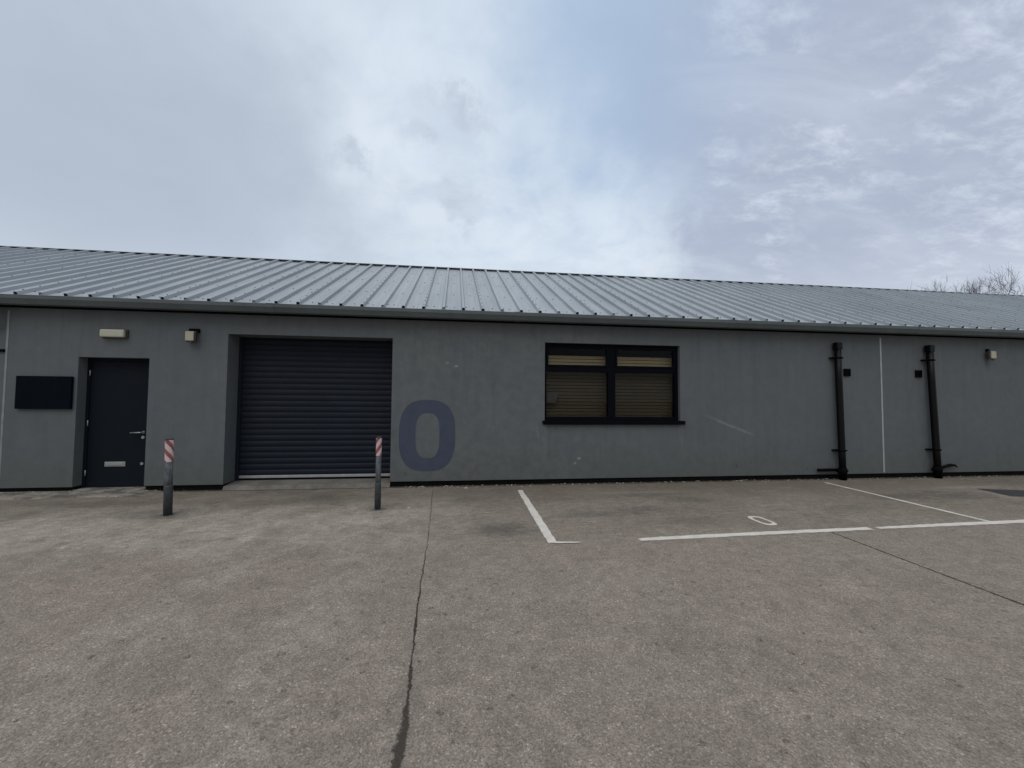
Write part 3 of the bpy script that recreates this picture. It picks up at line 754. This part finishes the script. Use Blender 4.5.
# ------------------------------------------------------------------ bollards
def bollard(x, y, r, rs, hz, zs, tz0, tape, lean, label):
    t = thing('bollard', (x, y, 0), label, 'bollard', 'short metal bollards standing in front of the wall')
    def P(z): return (x+lean*z, y, z)
    mb = MB(); mb.tube([P(-.02), P(zs-.02), P(zs), P(zs+.015)], [rs, rs, rs*.97, r], 28); mb.build('sleeve', M_sleeve, t)
    mb = MB(); mb.tube([P(zs), P(hz*.5), P(hz-.015)], r*.985, 28); mb.build('post', M_post, t)
    mb = MB(); mb.tube([P(hz-.018), P(hz-.006), P(hz)], [r*1.02, r*1.02, r*.80], 28); mb.build('cap', M_capdk, t)
    mb = MB(); mb.tube([P(tz0), P(hz-.019)], r+.0015, 32, caps=False); mb.build('reflective_band', tape, t)
M_tapeA = tape_mat('tape_left', 1., .42, (.62, .46, .47)); M_tapeB = tape_mat('tape_right', -1., .16, (.62, .40, .42))
bollard(-3.71, 5.46, .043, .046, .965, .36, .67, M_tapeA, -.016, 'leaning bollard with red and white band between door and shutter')
bollard(-1.150, 5.49, .036, .041, .975, .34, .72, M_tapeB, 0, 'slimmer bollard with faded pink striped band before the shutter')

# ------------------------------------------------------------------ cover, litter
t = thing('drain_cover', (8.92, 5.81, 0), 'dark rectangular cast cover set in the concrete at the far right', 'drain cover')
def cv(x0, x1, y0, y1, z0, z1): mb.box(8.92+x0, 8.92+x1, 5.81+y0, 5.81+y1, z0, z1)
mb = MB(); cv(0, 1.25, -.52, 0, -.01, .006); mb.build('frame', M_iron, t)
mb = MB(); cv(.04, 1.21, -.48, -.04, .0065, .010)
for i in range(18):
    for j in range(6): cv(.075+i*.06, .11+i*.06, -.46+j*.07, -.43+j*.07, .0102, .013)
mb.build('lid', M_iron, t)
t.rotation_euler = (0, 0, R(-15))

mb = MB()
def chip(x, y, z, s_, flat=.4):
    n = rnd.choice((4, 5, 6)); a0 = rnd.uniform(0, 6.28)
    top_ = mb.verts([(x+s_*rnd.uniform(.5, .9)*math.cos(a0+i*6.283/n), y+s_*rnd.uniform(.5, .9)*math.sin(a0+i*6.283/n), z+s_*flat*rnd.uniform(.7, 1)) for i in range(n)])
    bo = mb.verts([(x+s_*math.cos(a0+i*6.283/n), y+s_*math.sin(a0+i*6.283/n), z) for i in range(n)])
    mb.face(top_)
    for i in range(n): mb.face([bo[i], bo[(i+1) % n], top_[(i+1) % n], top_[i]])
for i in range(420):
    x = rnd.uniform(-1.0, 13) if rnd.random() < .8 else rnd.uniform(-8, -4); y = D+.02-abs(rnd.gauss(0, .07))
    mb.mi = rnd.choice((0, 0, 1, 1, 1)); chip(x, y, .001 if x > -4.4 else .026, rnd.uniform(.006, .022))
for x, y, s_ in ((-.878, 2.959, .012), (-.744, 2.306, .010), (.04, 6.62, .035), (.99, 6.66, .02), (-.736, 5.503, .03), (-.65, 5.1, .012)): mb.mi = 0; chip(x, y, .001, s_, .5)
for i in range(110): mb.mi = rnd.choice((0, 1, 1)); chip(rnd.uniform(-5, 8), 6.6-abs(rnd.gauss(0, 2.0)), .001, rnd.uniform(.003, .007), .6)
for x, y in ((1.647, 1.721), (1.762, 1.714), (-1.9, 1.6), (.4, 2.2), (2.9, 2.9), (-3.1, 3.4)): mb.mi = 1; chip(x, y, .001, .012, .2)
mb.build('grit', [M_stone, M_leaf], kind='stuff', label='scattered grit, dead leaf bits and small stones on the concrete')
def scrap(x, y, L, a, label):
    mb = MB(); M_ = Matrix.Translation((x, y, .006)) @ Matrix.Rotation(a, 4, 'Z')
    P = [M_ @ Vector((L*(i/6-.5), .012*math.sin(i*1.7), .006+.012*abs(math.sin(i*1.3)))) for i in range(7)]
    a_ = mb.verts([p+Vector((0, .010, 0)) for p in P]); b_ = mb.verts([p-Vector((0, .010, -.004)) for p in P]); 
    a2 = mb.verts([p+Vector((0, .010, -.003)) for p in P]); b2 = mb.verts([p-Vector((0, .010, -.001)) for p in P])
    for i in range(6): mb.face([a_[i], a_[i+1], b_[i+1], b_[i]]); mb.face([a2[i], b2[i], b2[i+1], a2[i+1]]); mb.face([a_[i], a2[i], a2[i+1], a_[i+1]]); mb.face([b_[i], b_[i+1], b2[i+1], b2[i]])
    mb.face([a_[0], b_[0], b2[0], a2[0]]); mb.face([a_[6], a2[6], b2[6], b_[6]])
    tag(mb.build('plastic_scrap', M_scrap), label, 'litter')
scrap(5.15, 6.74, .30, .25, 'pale crumpled strip at the wall foot right of the window')
scrap(9.75, 6.45, .26, -.6, 'small pale strip on the ground beside the second black pipe')

# ------------------------------------------------------------------ bare winter trees behind
def tree(x, y, hgt, seed, spread, dens, label):
    r = random.Random(seed)
    t = thing('bare_tree', (x, y, 0), label, 'tree', 'bare winter trees beyond the roof')
    tr = MB(); cr = MB()
    def limb(mb, p, d, L, rad, depth):
        n = 4; pts = [p]; rs = [rad]; q = p.copy(); dd = d.copy()
        for i in range(n):
            dd = (dd+Vector((r.gauss(0, .13), r.gauss(0, .13), r.gauss(.03, .08)))).normalized(); q = q+dd*L/n; pts.append(q.copy()); rs.append(rad*(1-.45*(i+1)/n))
        mb.tube(pts, rs, 6 if depth < 3 else 3, caps=False)
        if depth >= dens: return
        k = r.choice((3, 4)) if depth else 6
        for i in range(k):
            f = r.uniform(.45, 1.) if i else 1.
            idx = min(n, max(1, int(round(f*n)))); base = pts[idx]
            ax = dd.cross(Vector((r.gauss(0, 1), r.gauss(0, 1), r.gauss(0, 1)))).normalized()
            nd = (Matrix.Rotation(r.uniform(.3, .75)*spread, 3, ax) @ dd).normalized()
            if nd.z < -.1: nd.z *= -.3
            limb(cr, base, nd, L*r.uniform(.62, .82), max(.010, rs[idx]*r.uniform(.58, .75)), depth+1)
    limb(tr, Vector((x, y, -.2)), Vector((0, 0, 1)), hgt*.36, hgt*.022, 0)
    tr.build('trunk', M_trunk, t); cr.build('crown', M_trunk, t)
tree(59.7, 33.2, 13.8, 11, .72, 6, "largest and darkest bare tree above the ridge at the right edge")
tree(64.6, 43.5, 15.2, 5, .6, 6, "middle bare tree of the three beyond the ridge")
tree(61.2, 44.1, 16.9, 21, .6, 6, "leftmost and faintest bare tree beyond the ridge")

# ------------------------------------------------------------------ camera
F = 388.0; yaw, pitch, roll = R(6.94), R(2.24), R(.475)
cy, sy_ = math.cos(yaw), math.sin(yaw); cp, sp = math.cos(pitch), math.sin(pitch)
fw = Vector((sy_*cp, cy*cp, sp)); rt = Vector((cy, -sy_, 0)); up = rt.cross(fw)
r_ = math.cos(roll)*rt+math.sin(roll)*up; u_ = -math.sin(roll)*rt+math.cos(roll)*up
cam = bpy.data.cameras.new('camera'); co = bpy.data.objects.new('camera', cam); COL.objects.link(co)
co.matrix_world = Matrix(((r_.x, u_.x, -fw.x, 0), (r_.y, u_.y, -fw.y, 0), (r_.z, u_.z, -fw.z, 1.5), (0, 0, 0, 1)))
cam.sensor_fit = 'HORIZONTAL'; cam.sensor_width = 36; cam.lens = 36*F/1024; cam.clip_end = 2000; cam.clip_start = .05
SC.camera = co
def direction(px, py):
    return ((px-512)/F*r_-(py-384)/F*u_+fw).normalized()

# ------------------------------------------------------------------ sky and sun
SUN_EL, SUN_AZ = R(48), R(205)     # azimuth from +Y clockwise: behind the camera, a little left
W = bpy.data.worlds.new('World'); SC.world = W; W.use_nodes = True
g = G(W.node_tree); bg = g.n['Background']
tc = g.node('ShaderNodeTexCoord').outputs['Generated']
sky = g.node('ShaderNodeTexSky', sky_type='NISHITA'); sky.sun_disc = False; sky.sun_elevation = SUN_EL; sky.sun_rotation = SUN_AZ
blue = g.vm('SCALE', sky.outputs[0], None, .085)
S = g.sep(tc)
zz = g.m('ADD', g.m('MAXIMUM', S[2], 0.), .22)
flat = g.comb(g.m('DIVIDE', S[0], zz), g.m('DIVIDE', S[1], zz), 0.)
nA = g.noise(g.scale(flat, (.7, 1.5, 1)), 1.2, 9, .58, .35); nB = g.noise(g.vm('ADD', g.scale(flat, (.8, 2.2, 1)), (3.1, 1.7, 0)), 1.9, 9, .60, .5); nC = g.noise(g.vm('ADD', flat, (9., 4., 0)), 4.5, 8, .6, .3)
warp = g.vm('SCALE', g.vm('SUBTRACT', g.noise(tc, 3.2, 6, .6, color=True), (.5, .5, .5)), None, .42)
dv = g.vm('ADD', tc, warp); dv2 = g.vm('ADD', tc, g.vm('SCALE', warp, None, .38)); dv3 = g.vm('ADD', dv2, g.vm('SCALE', g.vm('SUBTRACT', g.noise(tc, 9., 9, .68, color=True), (.5, .5, .5)), None, .22))
def blob(px, py, rad_deg, soft=.85, vec=None):
    """patch of sky round one fixed compass direction"""
    c = direction(px, py)
    dt = g.vm('DISTANCE', vec or dv, tuple(c))
    r = 2*math.sin(R(rad_deg)/2)
    return g.mr(dt, r*(1+soft), r*max(.02, 1-soft))
greyA = (.465, .540, .645); greyB = (.415, .475, .605); white = (.79, .87, .95); pale = (.58, .675, .80)
col = g.mix(g.mr(nA, .30, .70), greyA, pale)
# thin blue gap up in the middle
gap = g.m('MAXIMUM', blob(600, 100, 17, .95), g.m('MULTIPLY', blob(700, 20, 12, .8), .35))
clearblue = g.mix(.25, (.46, .62, .86), blue)
col = g.mix(g.m('MULTIPLY', gap, .62), col, clearblue)
# bright thin cloud left of the middle and low over the ridge
for px, py, rd, st in ((410, 110, 11, .38), (370, 185, 14, .50), (590, 235, 8, .70), (250, 40, 16, .25), (480, 50, 8, .30), (500, 250, 11, .55), (150, 215, 11, .35), (1010, 250, 9, .40), (655, 215, 7, .7), (560, 180, 8, .4), (660, 262, 5, .6), (80, 40, 8, .2)):
    col = g.mix(g.m('MULTIPLY', blob(px, py, rd), g.m('MULTIPLY', g.mr(nC, .3, .65, .45, 1.), st)), col, white)
# soft grey bank on the left
for px, py, rd, st in ((50, 110, 16, .65), (190, 130, 11, .55), (60, 225, 9, .45), (250, 150, 7, .35)):
    col = g.mix(g.m('MULTIPLY', blob(px, py, rd), st), col, (.425, .490, .595))
# broken grey sheet on the right with bright holes
right = g.m('MAXIMUM', g.m('MAXIMUM', blob(825, 185, 15.5, .34, dv3), blob(900, 60, 20, .5)), g.m('MAXIMUM', blob(960, 200, 14, .5), blob(745, 226, 8., .38, dv3)))
right = g.m('MAXIMUM', right, blob(760, 90, 12, .6, dv2))
nD = g.noise(g.vm('ADD', g.scale(flat, (1.8, 3.0, 1)), (3.1, 1.7, 0)), 3.6, 10, .68, .15)
hm = blob(855, 120, 7, .7)
for px, py, rd in ((880, 145, 5), (965, 70, 9), (770, 182, 6), (775, 245, 4), (1000, 215, 7), (720, 170, 4), (1010, 130, 6), (740, 20, 6)): hm = g.m('MAXIMUM', hm, blob(px, py, rd, .7))
holes = g.m('MAXIMUM', g.m('MULTIPLY', g.mr(nD, .40, .76), hm), g.m('MULTIPLY', g.mr(nB, .45, .75), .40))
rc = g.mix(g.m('MULTIPLY', holes, .8), greyB, (.72, .79, .90))
col = g.mix(g.m('MULTIPLY', right, .92), col, rc)
col = g.mix(g.m('MULTIPLY', blob(625, 110, 10, .95), .38), col, clearblue)
# dark wisps left of the middle
for px, py, rx, st in ((425, 112, 2.3, .45), (447, 116, 2.1, .5), (466, 130, 2.0, .45), (258, 188, 1.6, .7), (285, 196, 1.5, .6), (355, 165, 1.7, .6), (462, 205, 2.4, .6), (175, 232, 5., .6), (215, 225, 3., .5), (300, 245, 6, .5)):
    w = g.m('MULTIPLY', blob(px, py, rx*1.1, .6, dv3), g.mr(nC, .34, .56))
    col = g.mix(g.m('MULTIPLY', w, st), col, (.47, .535, .65))
# milky band near the horizon
hz = g.mr(S[2], .34, .16)
col = g.mix(g.m('MULTIPLY', hz, .42), col, (.68, .74, .82))
# unseen sky shaped to light the scene: bright overhead, dim low behind camera
back = g.m('MULTIPLY', g.mr(S[1], .15, -.5), g.mr(S[2], .75, .35))
col = g.mix(back, col, g.mix(g.mr(nA, .3, .7), (.36, .38, .41), (.56, .58, .61)))
zen = g.mr(S[2], .755, .96)
col = g.mix(zen, col, g.mix(g.mr(nA, .3, .7), (1.30, 1.33, 1.36), (1.75, 1.75, 1.73)))
SKYK = 1.0
g.link(g.vm('SCALE', col, None, SKYK), bg.inputs['Color']); bg.inputs['Strength'].default_value = 1.0
sl = bpy.data.lights.new('sun', 'SUN'); sl.energy = .65; sl.angle = R(35); sl.color = (1., .95, .88)
so_ = bpy.data.objects.new('sun', sl); COL.objects.link(so_)
sd = Vector((math.sin(SUN_AZ)*math.cos(SUN_EL), math.cos(SUN_AZ)*math.cos(SUN_EL), math.sin(SUN_EL)))
so_.rotation_euler = sd.to_track_quat('Z', 'Y').to_euler()

vs = SC.view_settings; vs.view_transform = 'Standard'; vs.look = 'None'; vs.exposure = 0; vs.gamma = 1; vs.use_curve_mapping = False
SC.render.engine = 'CYCLES'
SC.cycles.max_bounces = 6; SC.cycles.transparent_max_bounces = 8
SC.cycles.use_denoising = True; SC.cycles.denoiser = 'OPENIMAGEDENOISE'; SC.cycles.denoising_input_passes = 'RGB_ALBEDO_NORMAL'; SC.cycles.denoising_prefilter = 'ACCURATE'
